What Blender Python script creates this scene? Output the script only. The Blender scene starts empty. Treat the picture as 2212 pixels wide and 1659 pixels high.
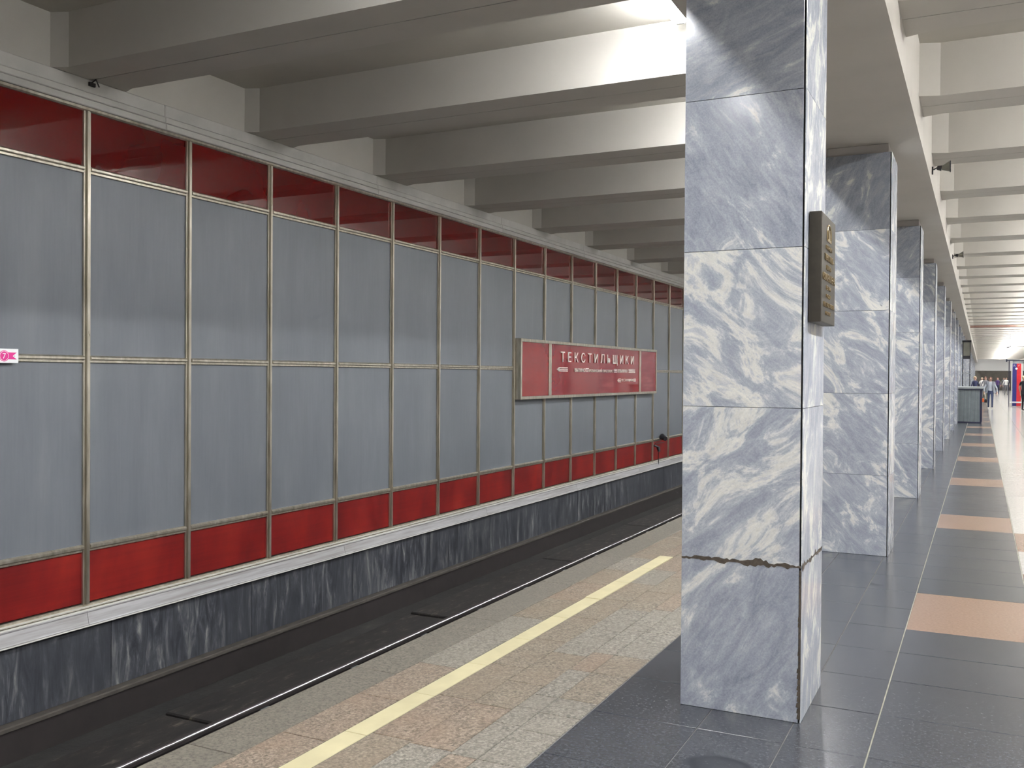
import bpy, bmesh, math, random
from mathutils import Matrix, Vector
random.seed(7)
D = bpy.data
COL = bpy.context.scene.collection
sc = bpy.context.scene

# ------------------------------------------------------------------ camera
cd = D.cameras.new('camera'); cam = D.objects.new('camera', cd); COL.objects.link(cam)
cd.sensor_width = 36.0; cd.lens = 2050.0/2212.0*36.0; cd.clip_start = .02; cd.clip_end = 400
R_ = Vector((0.89636373, 0.44326629, 0.00685983)); U_ = Vector((-0.01041848, 0.00559348, 0.99993008)); F_ = Vector((-0.44319693, 0.89637253, -0.00963195))
cam.matrix_world = Matrix(((R_.x, U_.x, -F_.x, 0), (R_.y, U_.y, -F_.y, 0), (R_.z, U_.z, -F_.z, 1.578), (0, 0, 0, 1)))
sc.camera = cam
# ------------------------------------------------------------------ world, exposure
w = D.worlds.new('world'); sc.world = w; w.use_nodes = True
w.node_tree.nodes['Background'].inputs[0].default_value = (.9, .93, 1, 1)
w.node_tree.nodes['Background'].inputs[1].default_value = 0.04
sc.view_settings.view_transform = 'Standard'; sc.view_settings.look = 'None'
sc.view_settings.gamma = 1; sc.view_settings.use_curve_mapping = False
sc.view_settings.exposure = 0.0
BAY_LAMP = 215.0
HALL_LAMP = 350.0

# ------------------------------------------------------------------ dimensions (metres)
W = -6.544                      # track wall face
EDGE = -3.010                   # platform edge
SOFF_L, SOFF_R, SOFF_Z = -1.55, -.494, 3.64
SLAB_Z = 4.385
Y0, Y1 = -7.0, 140.0
def mull(k):
    return 5.389+1.1019*k+.00315*k*k if k <= 14 else mull(14)+1.19*(k-14)
def bay_beam(i):
    return 5.05+2.17*i+.012*i*i if i <= 8 else bay_beam(8)+2.36*(i-8)
def hall_beam(i): return 6.419+2.25*i

# ------------------------------------------------------------------ material helpers
class M:
    def __init__(s, name, color=(.5,.5,.5), rough=.5, metal=0., spec=.5, emit=None, estr=0):
        s.m = D.materials.new(name); s.m.use_nodes = True; s.nt = s.m.node_tree
        s.b = s.nt.nodes['Principled BSDF']
        s.b.inputs['Base Color'].default_value = (*color, 1)
        s.b.inputs['Roughness'].default_value = rough
        s.b.inputs['Metallic'].default_value = metal
        s.b.inputs['Specular IOR Level'].default_value = spec
        if emit:
            s.b.inputs['Emission Color'].default_value = (*emit, 1); s.b.inputs['Emission Strength'].default_value = estr
    def n(s, t, **k):
        nd = s.nt.nodes.new(t)
        for a, v in k.items():
            if a in nd.inputs: nd.inputs[a].default_value = v
            else: setattr(nd, a, v)
        return nd
    def l(s, a, b): s.nt.links.new(a, b)
    def vec(s, kind='Object', scale=(1,1,1), rnd=True, rot_angle=None):
        """object-space (or world) coordinates shifted by a per-object random amount"""
        if kind == 'World': v = s.n('ShaderNodeNewGeometry').outputs['Position']
        else: v = s.n('ShaderNodeTexCoord').outputs['Object']
        if rnd:
            oi = s.n('ShaderNodeObjectInfo')
            mu = s.n('ShaderNodeVectorMath', operation='SCALE'); mu.inputs[3].default_value = 1
            cr = s.n('ShaderNodeCombineXYZ')
            for i, f in enumerate((37., 71., 13.)):
                q = s.n('ShaderNodeMath', operation='MULTIPLY'); s.l(oi.outputs['Random'], q.inputs[0]); q.inputs[1].default_value = f
                s.l(q.outputs[0], cr.inputs[i])
            ad = s.n('ShaderNodeVectorMath', operation='ADD')
            if rot_angle is not None:
                vr = s.n('ShaderNodeVectorRotate', rotation_type='Y_AXIS'); s.l(v, vr.inputs['Vector']); s.l(rot_angle, vr.inputs['Angle']); v = vr.outputs[0]
            s.l(v, ad.inputs[0]); s.l(cr.outputs[0], ad.inputs[1]); v = ad.outputs[0]
        mp = s.n('ShaderNodeMapping'); mp.inputs['Scale'].default_value = scale
        s.l(v, mp.inputs[0]); return mp.outputs[0]
    def noise(s, v, scale=5, detail=4, rough=.55, dist=0.):
        q = s.n('ShaderNodeTexNoise'); q.inputs['Scale'].default_value = scale; q.inputs['Detail'].default_value = detail
        q.inputs['Roughness'].default_value = rough; q.inputs['Distortion'].default_value = dist
        s.l(v, q.inputs['Vector']); return q.outputs['Fac']
    def ramp(s, f, stops, interp='LINEAR'):
        r = s.n('ShaderNodeValToRGB'); r.color_ramp.interpolation = interp; e = r.color_ramp.elements
        while len(e) < len(stops): e.new(.5)
        for x, (p, c) in zip(e, stops):
            x.position = p; x.color = (*c, 1) if len(c) == 3 else c
        s.l(f, r.inputs[0]); return r.outputs[0]
    def mix(s, f, a, b, mode='MIX'):
        q = s.n('ShaderNodeMix', data_type='RGBA', blend_type=mode)
        for sock, v in ((q.inputs[0], f), (q.inputs[6], a), (q.inputs[7], b)):
            if hasattr(v, 'links'): s.l(v, sock)
            elif isinstance(v, (int, float)): sock.default_value = v
            else: sock.default_value = (*v, 1)
        return q.outputs[2]
    def col(s, c): s.l(c, s.b.inputs['Base Color']); return s
    def rgh(s, f, lo, hi):
        r = s.n('ShaderNodeMapRange'); r.inputs['To Min'].default_value = lo; r.inputs['To Max'].default_value = hi
        s.l(f, r.inputs[0]); s.l(r.outputs[0], s.b.inputs['Roughness']); return s
    def bump(s, f, strength=.2, dist=.01):
        q = s.n('ShaderNodeBump'); q.inputs['Strength'].default_value = strength; q.inputs['Distance'].default_value = dist
        s.l(f, q.inputs['Height']); s.l(q.outputs[0], s.b.inputs['Normal']); return s

MT = {}
def simple(name, color, rough=.5, metal=0., spec=.5, var=.12, scale=6, **k):
    m = M(name, color, rough, metal, spec, **k)
    if var:
        f = m.noise(m.vec(), scale, 5)
        m.col(m.ramp(f, [(.3, tuple(c*(1-var) for c in color)), (.7, tuple(min(1, c*(1+var)) for c in color))]))
    MT[name] = m.m; return m
# painted concrete
m = simple('ceiling_paint', (.42,.40,.355), .75, var=.06, scale=1.3)
m = simple('beam_paint', (.43,.41,.37), .7, var=.05, scale=1.5)
m = simple('soffit_paint', (.45,.425,.40), .8, var=.04, scale=1.5)
m = simple('brown_paint', (.20,.11,.085), .6)
m = simple('cornice_paint', (.44,.43,.40), .5, var=.12, scale=3)
# grey wall panels: faint vertical cleaning smears
m = M('grey_panel', (.18,.2,.22), .34, 0, .5); MT['grey_panel'] = m.m
f = m.noise(m.vec(scale=(1,1.6,.35)), 2.2, 5, .6, .3); g = m.noise(m.vec(scale=(1,9,.5)), 5, 4)
c = m.ramp(f, [(.3,(.108,.120,.137)),(.55,(.126,.139,.157)),(.75,(.150,.162,.178))])
m.col(m.mix(.15, c, m.ramp(g, [(.3,(.10,.11,.125)),(.7,(.165,.175,.19))]))); m.rgh(f, .28, .46)
# red glass (glossy, above) and red enamel (below)
m = M('red_glass', (.10,.004,.004), .03, 0, .5); MT['red_glass'] = m.m
m.b.inputs['IOR'].default_value = 1.5; m.b.inputs['Coat Weight'].default_value = .4; m.b.inputs['Coat Roughness'].default_value = .02
f = m.noise(m.vec(), 1.2, 2); m.col(m.ramp(f, [(.3,(.060,.0008,.001)),(.7,(.095,.0012,.0012))]))
m = M('red_enamel', (.3,.01,.006), .38, 0, .35); MT['red_enamel'] = m.m
f = m.noise(m.vec(scale=(1,1,.6)), 1.6, 4, .6, .4); g = m.noise(m.vec(scale=(1,.4,14)), 3, 3)
c = m.ramp(f, [(.3,(.065,.004,.005)),(.5,(.13,.005,.005)),(.7,(.20,.010,.006))])
m.col(m.mix(.2, c, m.ramp(g, [(.3,(.08,.005,.005)),(.7,(.22,.014,.010))]))); m.rgh(f, .3, .5)
m = M('sign_red', (.38,.012,.010), .06, 0, .5); MT['sign_red'] = m.m
f = m.noise(m.vec(), 1.5, 3); m.col(m.ramp(f, [(.3,(.165,.006,.006)),(.7,(.21,.010,.008))])); m.b.inputs['Coat Weight'].default_value = .3; m.b.inputs['Coat Roughness'].default_value = .03
# anodised aluminium
m = M('aluminium', (.55,.52,.43), .3, .85); MT['aluminium'] = m.m
f = m.noise(m.vec(scale=(6,6,1)), 4, 5); m.col(m.ramp(f, [(.3,(.42,.385,.30)),(.7,(.66,.62,.53))])); m.rgh(f, .22, .42)
m = M('sill_metal', (.55,.55,.56), .35, .35); MT['sill_metal'] = m.m
f = m.noise(m.vec(scale=(1,.3,6)), 5, 6); m.col(m.ramp(f, [(.3,(.28,.27,.26)),(.6,(.42,.42,.43)),(.8,(.52,.51,.50))])); m.rgh(f, .28, .5)
simple('dark_gap', (.02,.018,.016), .9, var=0)
simple('letter_metal', (.80,.78,.70), .4, .25, var=.1)
# light marble of the columns: obj.color.r = vein direction (half turns), g = amount of white, b = brightness
m = M('marble', (.4,.43,.5), .14, 0, .5); MT['marble'] = m.m
oi = m.n('ShaderNodeObjectInfo'); sp = m.n('ShaderNodeSeparateColor'); m.l(oi.outputs['Color'], sp.inputs[0])
an = m.n('ShaderNodeMath', operation='MULTIPLY'); m.l(sp.outputs[0], an.inputs[0]); an.inputs[1].default_value = math.pi
v = m.vec(scale=(1.0,1.0,2.0), rot_angle=an.outputs[0])
big = m.noise(v, 2.6, 12, .68, 1.1)
off = m.n('ShaderNodeMath', operation='MULTIPLY_ADD'); m.l(sp.outputs[1], off.inputs[0]); off.inputs[1].default_value = .16; off.inputs[2].default_value = -.105
ad = m.n('ShaderNodeMath', operation='ADD'); m.l(big, ad.inputs[0]); m.l(off.outputs[0], ad.inputs[1])
base = m.ramp(ad.outputs[0], [(.30,(.27,.29,.345)),(.44,(.34,.36,.42)),(.52,(.385,.41,.465)),(.555,(.47,.49,.535)),(.58,(.61,.62,.625)),(.63,(.68,.675,.65)),(.68,(.50,.52,.57)),(.80,(.42,.44,.50))])
v2 = m.vec(scale=(1.0,1.0,4.5), rot_angle=an.outputs[0])
fine = m.noise(v2, 6, 10, .72, .9)
c = m.mix(.6, base, m.ramp(fine, [(.3,(.16,.18,.24)),(.5,(.40,.43,.50)),(.7,(.75,.76,.76))]), 'SOFT_LIGHT')
c = m.mix(m.ramp(fine, [(.66,(0,0,0)),(.72,(.45,.45,.45))]), c, (.70,.70,.66))
spot = m.noise(v, 5.5, 6, .7, .6)
c = m.mix(1.0, c, (1.0,.985,.93), 'MULTIPLY'); c = m.mix(m.ramp(spot, [(.715,(0,0,0)),(.75,(.75,.75,.75))]), c, (.09,.10,.12))
gr = m.noise(m.vec(), 130, 3); c = m.mix(.3, c, m.ramp(gr, [(.3,(.2,.2,.22)),(.7,(.8,.8,.8))]), 'SOFT_LIGHT')
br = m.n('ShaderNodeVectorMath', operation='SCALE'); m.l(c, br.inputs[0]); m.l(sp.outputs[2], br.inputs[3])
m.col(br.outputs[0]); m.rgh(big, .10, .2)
# dark streaked marble at the foot of the track wall
m = M('dark_marble', (.05,.055,.07), .4, 0, .4); MT['dark_marble'] = m.m
f = m.noise(m.vec(scale=(1,3.2,.55)), 3.6, 9, .68, .8); g = m.noise(m.vec(scale=(1,1,1)), 1.1, 3)
a = m.ramp(f, [(.40,(.018,.020,.026)),(.53,(.048,.052,.062)),(.62,(.12,.125,.13)),(.73,(.30,.30,.28))])
m.col(m.mix(m.ramp(g, [(.35,(.35,.35,.35)),(.65,(1,1,1))]), (.03,.033,.04), a)); m.rgh(f, .35, .6)
# speckled granite of the platform edge
def granite(name, a, b, c_, rough=.42):
    a, b, c_ = (tuple(x*.74 for x in q) for q in (a, b, c_))
    m = M(name, a, rough, 0, .4); MT[name] = m.m
    f = m.noise(m.vec(), 75, 3, .7); g = m.noise(m.vec(), 3, 4); h = m.n('ShaderNodeTexVoronoi'); h.inputs['Scale'].default_value = 60
    m.l(m.vec(), h.inputs['Vector'])
    sp_ = m.ramp(f, [(.36,tuple(x*.28 for x in a)),(.5,a),(.62,c_)])
    d_ = m.mix(.35, sp_, m.ramp(h.outputs['Color'], [(.2,tuple(x*.5 for x in a)),(.8,c_)]))
    m.col(m.mix(m.ramp(g, [(.4,(0,0,0)),(.7,(.45,.45,.45))]), d_, b)); m.rgh(f, rough-.08, rough+.12); m.bump(f, .08, .002)
granite('granite_brown', (.205,.172,.132), (.26,.195,.14), (.43,.37,.29))
granite('granite_grey', (.205,.188,.158), (.23,.21,.175), (.46,.42,.36))
granite('granite_pink', (.22,.172,.132), (.29,.20,.14), (.45,.37,.29))
granite('coping', (.175,.158,.13), (.14,.13,.108), (.23,.21,.17), .6)
simple('yellow_tile', (.48,.435,.27), .42, var=.08, scale=7)
# polished dark floor stone, with two scuffed stains lying at fixed places
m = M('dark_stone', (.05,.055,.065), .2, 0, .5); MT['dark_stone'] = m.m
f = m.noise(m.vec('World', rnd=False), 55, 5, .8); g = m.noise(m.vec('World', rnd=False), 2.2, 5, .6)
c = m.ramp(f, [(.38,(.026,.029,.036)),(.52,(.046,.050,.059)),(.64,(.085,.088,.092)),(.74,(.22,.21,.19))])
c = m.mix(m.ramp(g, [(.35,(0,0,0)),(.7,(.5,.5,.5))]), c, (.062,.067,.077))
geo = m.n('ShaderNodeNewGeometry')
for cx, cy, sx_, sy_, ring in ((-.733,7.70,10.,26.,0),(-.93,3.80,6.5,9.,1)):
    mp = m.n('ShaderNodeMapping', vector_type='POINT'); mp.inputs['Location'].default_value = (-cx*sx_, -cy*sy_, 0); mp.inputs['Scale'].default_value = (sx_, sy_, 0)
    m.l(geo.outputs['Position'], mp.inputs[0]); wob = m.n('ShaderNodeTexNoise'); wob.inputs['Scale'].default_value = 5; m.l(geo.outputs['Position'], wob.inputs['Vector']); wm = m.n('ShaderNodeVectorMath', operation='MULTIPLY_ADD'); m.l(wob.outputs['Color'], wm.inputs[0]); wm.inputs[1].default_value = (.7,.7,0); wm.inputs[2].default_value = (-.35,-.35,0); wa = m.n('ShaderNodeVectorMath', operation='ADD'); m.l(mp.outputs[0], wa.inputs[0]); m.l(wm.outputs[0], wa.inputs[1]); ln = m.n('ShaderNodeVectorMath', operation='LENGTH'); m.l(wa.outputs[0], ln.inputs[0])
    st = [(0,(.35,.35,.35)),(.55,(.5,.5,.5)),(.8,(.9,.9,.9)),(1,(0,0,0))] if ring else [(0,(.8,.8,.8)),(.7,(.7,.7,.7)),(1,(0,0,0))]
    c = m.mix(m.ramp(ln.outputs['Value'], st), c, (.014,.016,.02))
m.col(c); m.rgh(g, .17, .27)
simple('orange_stone', (.235,.155,.112), .24, var=.10, scale=60)
simple('pale_stone', (.42,.41,.385), .15, var=.14, scale=40)
simple('grout', (.22,.215,.175), .8, var=.2, scale=20)
simple('dark_grout', (.10,.10,.095), .8, var=.2, scale=20)
# track
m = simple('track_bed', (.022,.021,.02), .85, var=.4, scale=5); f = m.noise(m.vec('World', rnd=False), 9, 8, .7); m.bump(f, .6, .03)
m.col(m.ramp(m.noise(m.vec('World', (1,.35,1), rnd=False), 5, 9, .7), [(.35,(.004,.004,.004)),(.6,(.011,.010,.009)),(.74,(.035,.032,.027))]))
m = simple('track_board', (.035,.030,.026), .7, var=.4, scale=5)
m.col(m.ramp(m.noise(m.vec('World', (3,1.0,1), rnd=False), 4.5, 10, .75), [(.38,(.003,.003,.003)),(.56,(.012,.010,.009)),(.66,(.075,.068,.052))]))
simple('kerb_stone', (.038,.033,.028), .8, var=.25, scale=8)
simple('rail_steel', (.45,.44,.46), .18, 1, var=.1)
simple('rust_and_shade', (.012,.009,.009), .6, var=.3)  # near black: rust, with the shadow below the rail put into the colour
# small things
m = simple('bronze', (.035,.030,.022), .45, .3, var=.15, scale=30)
simple('gold_relief', (.40,.31,.17), .3, .8, var=.1)
simple('black_metal', (.02,.02,.025), .4, .2, var=0)
simple('navy_metal', (.02,.022,.05), .4, .2, var=0)
simple('grey_metal', (.28,.30,.31), .4, .3, var=.1)
simple('kiosk_rib', (.20,.235,.25), .45, .1, var=.1)
simple('light_metal', (.62,.62,.58), .4, .1, var=.05)
simple('white_enamel', (.8,.82,.82), .35, var=0)
simple('magenta', (.62,.02,.22), .4, var=0)
simple('banner_blue', (.018,.02,.16), .4, var=.1)
simple('banner_red', (.62,.02,.03), .4, var=.1)
simple('horn_olive', (.20,.20,.17), .45, .3, var=.1)
simple('chipped_mortar', (.065,.052,.04), .95, var=.4, scale=40)
simple('lamp_body', (.7,.7,.7), .5, var=0)
simple('skin', (.55,.33,.25), .5, var=0)
for n_, c_ in dict(hair_brown=(.12,.05,.03), hair_blond=(.62,.52,.33), hair_dark=(.02,.015,.012), denim=(.035,.05,.11), grey_knit=(.26,.28,.32),
                   pale_shirt=(.52,.56,.62), black_cloth=(.012,.013,.02), olive_cloth=(.13,.13,.09), purple_cloth=(.07,.035,.15),
                   white_cloth=(.75,.75,.72), shoe_dark=(.02,.02,.02), shoe_pale=(.6,.58,.55), orange_leather=(.55,.11,.03), navy_cloth=(.02,.025,.07),
                   grey_cloth=(.16,.16,.18), pink_cloth=(.45,.2,.22)).items():
    simple(n_, c_, .8, var=.06)
MT['bay_tube'] = M('bay_tube', (1,1,1), .5, emit=(.97,.98,1.0), estr=BAY_LAMP).m
MT['hall_tube'] = M('hall_tube', (1,1,1), .5, emit=(.99,.98,.97), estr=HALL_LAMP).m
simple('end_passage_dark', (.09,.08,.065), .6, var=.2, scale=2)
simple('end_wall_white', (.75,.75,.74), .6, var=0)
simple('right_wall', (.36,.36,.37), .4, var=.2, scale=1)

# ------------------------------------------------------------------ object helpers
def link(name, me, parent=None, loc=(0,0,0), rot=None, mat=None):
    o = D.objects.new(name, me); COL.objects.link(o)
    o.location = loc
    if rot is not None: o.rotation_euler = rot
    if parent is not None: o.parent = parent
    if mat and not me.materials: me.materials.append(MT[mat])
    return o
def empty(name, loc=(0,0,0), rz=0):
    o = D.objects.new(name, None); COL.objects.link(o); o.location = loc; o.rotation_euler = (0,0,rz); o.empty_display_size = .1; return o
def tag(o, label=None, cat=None, group=None, kind=None):
    if label: o['label'] = label
    if cat: o['category'] = cat
    if group: o['group'] = group
    if kind: o['kind'] = kind
    return o
class G:
    """collects polygons for one mesh"""
    def __init__(s): s.v = []; s.f = []; s.mi = []; s.cur = 0
    def box(s, x0, x1, y0, y1, z0, z1):
        b = len(s.v)
        s.v += [(x0,y0,z0),(x1,y0,z0),(x1,y1,z0),(x0,y1,z0),(x0,y0,z1),(x1,y0,z1),(x1,y1,z1),(x0,y1,z1)]
        for q in ((3,2,1,0),(4,5,6,7),(0,1,5,4),(1,2,6,5),(2,3,7,6),(3,0,4,7)): s.f.append(tuple(b+i for i in q)); s.mi.append(s.cur)
        return s
    def bev(s, x0, x1, y0, y1, z0, z1, c, axis='z', sign=1):
        """box with the edges of one face chamfered (the face looking along axis*sign)"""
        b = len(s.v); P = []
        for k in range(3):
            i = c if k == 2 else 0; h = (0, 1-0, 1)[k]
            for (u, v) in ((0,0),(1,0),(1,1),(0,1)): P.append((k, u, v))
        def pt(k, u, v):
            i = c if k == 2 else 0.
            if axis == 'z':
                z = (z0, z1-c, z1)[k] if sign > 0 else (z1, z0+c, z0)[k]
                return ((x0+i, x1-i)[u], (y0+i, y1-i)[v], z)
            if axis == 'x':
                x = (x0, x1-c, x1)[k] if sign > 0 else (x1, x0+c, x0)[k]
                return (x, (y0+i, y1-i)[u], (z0+i, z1-i)[v])
            y = (y0, y1-c, y1)[k] if sign > 0 else (y1, y0+c, y0)[k]
            return ((x0+i, x1-i)[u], y, (z0+i, z1-i)[v])
        s.v += [pt(*q) for q in P]
        fl = (axis == 'y') != (sign < 0)
        fs = [(3,2,1,0),(8,9,10,11)]
        for k in (0, 4):
            for j in range(4): fs.append((k+j, k+(j+1) % 4, k+4+(j+1) % 4, k+4+j))
        for q in fs:
            q = tuple(b+i for i in q)
            s.f.append(q[::-1] if fl else q); s.mi.append(s.cur)
        return s
    def prism(s, pts, z0, z1):
        b = len(s.v); n = len(pts)
        s.v += [(x,y,z0) for x, y in pts]+[(x,y,z1) for x, y in pts]
        s.f.append(tuple(b+i for i in range(n))[::-1]); s.f.append(tuple(b+n+i for i in range(n)))
        for i in range(n): j = (i+1) % n; s.f.append((b+i,b+j,b+n+j,b+n+i))
        s.mi += [s.cur]*(n+2); return s
    def sweep(s, pts, a, b_, axis='y'):
        """closed profile pts extruded along an axis"""
        b = len(s.v); n = len(pts)
        mk = (lambda u, v, t: (u,t,v)) if axis == 'y' else (lambda u, v, t: (u,v,t))
        s.v += [mk(u,v,a) for u, v in pts]+[mk(u,v,b_) for u, v in pts]
        s.f.append(tuple(b+i for i in range(n))); s.f.append(tuple(b+n+i for i in range(n))[::-1])
        for i in range(n): j = (i+1) % n; s.f.append((b+j,b+i,b+n+i,b+n+j))
        s.mi += [s.cur]*(n+2); return s
    def tube(s, p, q, r, r2=None, n=10, caps=True):
        p = Vector(p); q = Vector(q); d = (q-p).normalized(); a = d.orthogonal().normalized(); c = d.cross(a); r2 = r if r2 is None else r2
        b = len(s.v)
        for P, rr in ((p,r),(q,r2)):
            for i in range(n):
                t = 2*math.pi*i/n; s.v.append(tuple(P+a*math.cos(t)*rr+c*math.sin(t)*rr))
        for i in range(n): j = (i+1) % n; s.f.append((b+i,b+j,b+n+j,b+n+i)); s.mi.append(s.cur)
        if caps:
            s.f.append(tuple(b+i for i in range(n))[::-1]); s.f.append(tuple(b+n+i for i in range(n))); s.mi += [s.cur]*2
        return s
    def poly(s, pts):
        b = len(s.v); s.v += list(pts); s.f.append(tuple(range(b, b+len(pts)))); s.mi.append(s.cur); return s
    def mesh(s, name, mats=()):
        me = D.meshes.new(name); me.from_pydata(s.v, [], s.f)
        for i in mats: me.materials.append(MT[i])
        if len(mats) > 1: me.polygons.foreach_set('material_index', s.mi)
        bm = bmesh.new(); bm.from_mesh(me); bmesh.ops.recalc_face_normals(bm, faces=bm.faces); bm.to_mesh(me); bm.free()
        me.update(); return me
CACHE = {}
def cached(key, fn):
    if key not in CACHE: CACHE[key] = fn()
    return CACHE[key]
def text_mesh(body, width, height, depth, mat, spacing=1.1):
    """raised lettering scaled to an exact box, lying in local XY, facing +Z"""
    c = D.curves.new('lettering', 'FONT'); c.body = body; c.size = 1; c.extrude = .5; c.space_character = spacing; c.align_x = 'LEFT'; c.resolution_u = 2
    o = D.objects.new('tmp', c); COL.objects.link(o)
    bpy.context.view_layer.update()
    me = D.meshes.new_from_object(o.evaluated_get(bpy.context.evaluated_depsgraph_get()))
    D.objects.remove(o); D.curves.remove(c)
    xs = [v.co.x for v in me.vertices]; ys = [v.co.y for v in me.vertices]
    x0, x1, y0, y1 = min(xs), max(xs), min(ys), max(ys)
    for v in me.vertices:
        v.co = ((v.co.x-x0)/(x1-x0)*width, (v.co.y-y0)/(y1-y0)*height, (v.co.z+.5)*depth)
    me.materials.clear(); me.materials.append(MT[mat]); me.update(); return me
FACE_X = (math.pi/2, 0, math.pi/2)      # local X -> +Y, local Y -> +Z, local Z -> +X

# =================================================================== FLOOR
floor = link('floor', G().box(EDGE+.02, 5.5, Y0, Y1, -.30, -.030).box(EDGE+.02,EDGE+.30,Y0,Y1,-1.34,-.30).mesh('floor'), mat='dark_grout')
tag(floor, 'platform floor of dark polished stone with orange cross bands and a speckled granite edge', kind='structure')
grout = link('grout_bed', G().box(-.425,.315,Y0,Y1,-.03,-.003).mesh('grout_bed'), floor, mat='grout')
link('grout_bed', G().box(EDGE+.02,-.425,Y0,Y1,-.03,-.004).box(.315,5.5,Y0,Y1,-.03,-.004).mesh('grout_bed'), floor, mat='dark_grout')
far_stuff = {}
def tile(name, x0, x1, y0, y1, mat, gap=.0025, lim=16.5, label=None, ch=.0012, z=0.0):
    w_, l_ = round(x1-x0-gap*2, 4), round(y1-y0-gap*2, 4)
    if y1 < 2.2: far = True
    else: far = y0 > lim
    if far:
        g = far_stuff.setdefault((name, mat), G()); g.bev(x0+gap, x1-gap, y0+gap, y1-gap, -.02, z, ch); return
    me = cached(('tile', w_, l_, mat, ch), lambda: G().bev(0, w_, 0, l_, -.02, 0, ch).mesh(name, [mat]))
    o = link(name, me, floor, (x0+gap, y0+gap, z+random.uniform(-.0006,.0002)))
    if label: o['label'] = label
# concourse strips: rows of 0.5625 m
H0 = 6.42-9*.5625*2-.5625*6
nrow = int((Y1-H0)/.5625)
for r in range(nrow):
    y = H0+r*.5625
    if y < Y0 or y+.5625 > Y1: continue
    for (a, b) in ((-1.628,-1.127),(-1.127,-.7505),(-.7505,-.4105)):
        tile('floor_tile', a, b, y, y+.5625, 'dark_stone')
cell0 = 6.425-12*1.125
for k in range(int((Y1-cell0)/1.125)):
    y = cell0+k*1.125; ph = (k-12) % 4
    if y+1.125 > Y1: break
    if ph == 0: tile('floor_tile', -.409, .309, y, y+1.125, 'orange_stone', label='orange stone band tile' if 4 < y < 40 else None, lim=40)
    else:
        tile('floor_tile', -.409, .309, y, y+.5625, 'dark_stone', lim=16); tile('floor_tile', -.409, .309, y+.5625, y+1.125, 'dark_stone', lim=16)
    tile('floor_tile', .313, 1.03, y, y+1.125, 'orange_stone' if ph in (1,3) and y < 12 else 'pale_stone', label='orange stone tile' if ph in (1,3) and 5 < y < 12 else None, lim=26)  # far cells pale instead of alternating orange: floor glare put into the colour
    for a in range(6):
        tile('floor_tile', 1.032+a*.74, 1.032+a*.74+.738, y, y+1.125, 'pale_stone', lim=0)
# speckled granite strip, cut as in the photograph (rows run along the platform)
def run(x0, x1, ys, mats, name='granite_slab', **k):
    for a, b in zip(ys, ys[1:]): tile(name, x0, x1, a, b, random.choice(mats), gap=.0022, ch=.0015, **k)
def seq(y, steps, end):
    out = [y]
    while out[-1] < end: out.append(out[-1]+random.choice(steps))
    return out
rb = ['granite_brown','granite_grey','granite_brown','granite_pink']
run(EDGE, -2.745, seq(-6.6, [1.2], Y1-2), ['coping'], name='coping_slab', lim=30)
run(-2.745, -2.509, seq(-6.4, [.57], Y1-2), rb)
ys = [3.424-.565*k for k in range(17, 0, -1)]+[3.424,3.998,4.549,5.107,5.682,6.262]
run(-2.507, -2.389, ys, ['yellow_tile'], name='yellow_tile')
run(-2.509, -2.387, [6.262,6.85,7.43,8.02], ['yellow_tile'], name='yellow_tile', z=.003)
run(-2.507, -2.389, [8.02,8.45,8.9], ['granite_pink'])
run(-2.507, -2.389, seq(8.9, [.57], Y1-2), ['yellow_tile'], name='yellow_tile', lim=12)
run(-2.387, -2.180, [1.19,1.76,2.32,2.89,3.464,4.029,4.6,5.16,5.73,6.3]+seq(6.87,[.57],Y1-2), rb)
run(-2.180, -1.970, [1.75,2.30,2.87,3.443,4.004,4.38,4.95,5.52]+seq(6.09,[.57],Y1-2), rb)
run(-1.970, -1.840, [1.80,2.37,2.90,3.42,3.83,4.06,4.25,4.70,5.05]+seq(5.6,[.57,.4],Y1-2), ['granite_grey','granite_grey','granite_pink'])
run(-1.840, -1.632, [1.70,2.3,2.9,3.42,3.80,4.03,4.26,4.70,5.05]+seq(5.6,[.57,.4],Y1-2), ['granite_grey','granite_brown','granite_grey'])
for (nm, mt), g in far_stuff.items():
    o = link(nm, g.mesh(nm, [mt]), floor); o['kind'] = 'stuff'
# platform side face below the coping
for k in range(10):
    link('platform_face', cached('pf', lambda: G().bev(EDGE+.01, EDGE+.03, .01, 2.99, -1.3, -.03, .004, 'x', -1).mesh('platform_face', ['coping'])), floor, (0, -2+3*k, 0))

# =================================================================== TRACK
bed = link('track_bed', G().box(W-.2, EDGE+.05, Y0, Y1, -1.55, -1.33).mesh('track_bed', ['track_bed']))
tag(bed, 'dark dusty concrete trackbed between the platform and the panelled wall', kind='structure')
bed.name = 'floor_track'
for k in range(14):
    y = 2.0+k*1.9
    link('cover_board', cached('cb', lambda: G().bev(-6.08, -5.36, .012, 1.888, -1.33, -1.262, .012).mesh('cover_board', ['track_board'])), bed, (0, y, random.uniform(-.02,.004)))
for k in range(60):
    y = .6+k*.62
    link('sleeper', cached('sl', lambda: G().bev(-5.34, -3.25, 0, .26, -1.34, -1.292, .015).mesh('sleeper', ['rust_and_shade'])), bed, (0, y, 0))  # sleepers coloured near black to paint the shadow in the deep trough
def rail_prof(x):
    pr = [(-.066,0),(.066,0),(.066,.012),(.012,.03),(.012,.13),(.036,.145),(.036,.172),(.026,.18),(-.026,.18),(-.036,.172),(-.036,.145),(-.012,.13),(-.012,.03),(-.066,.012)]
    return [(x+a, -1.29+b) for a, b in pr]
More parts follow.
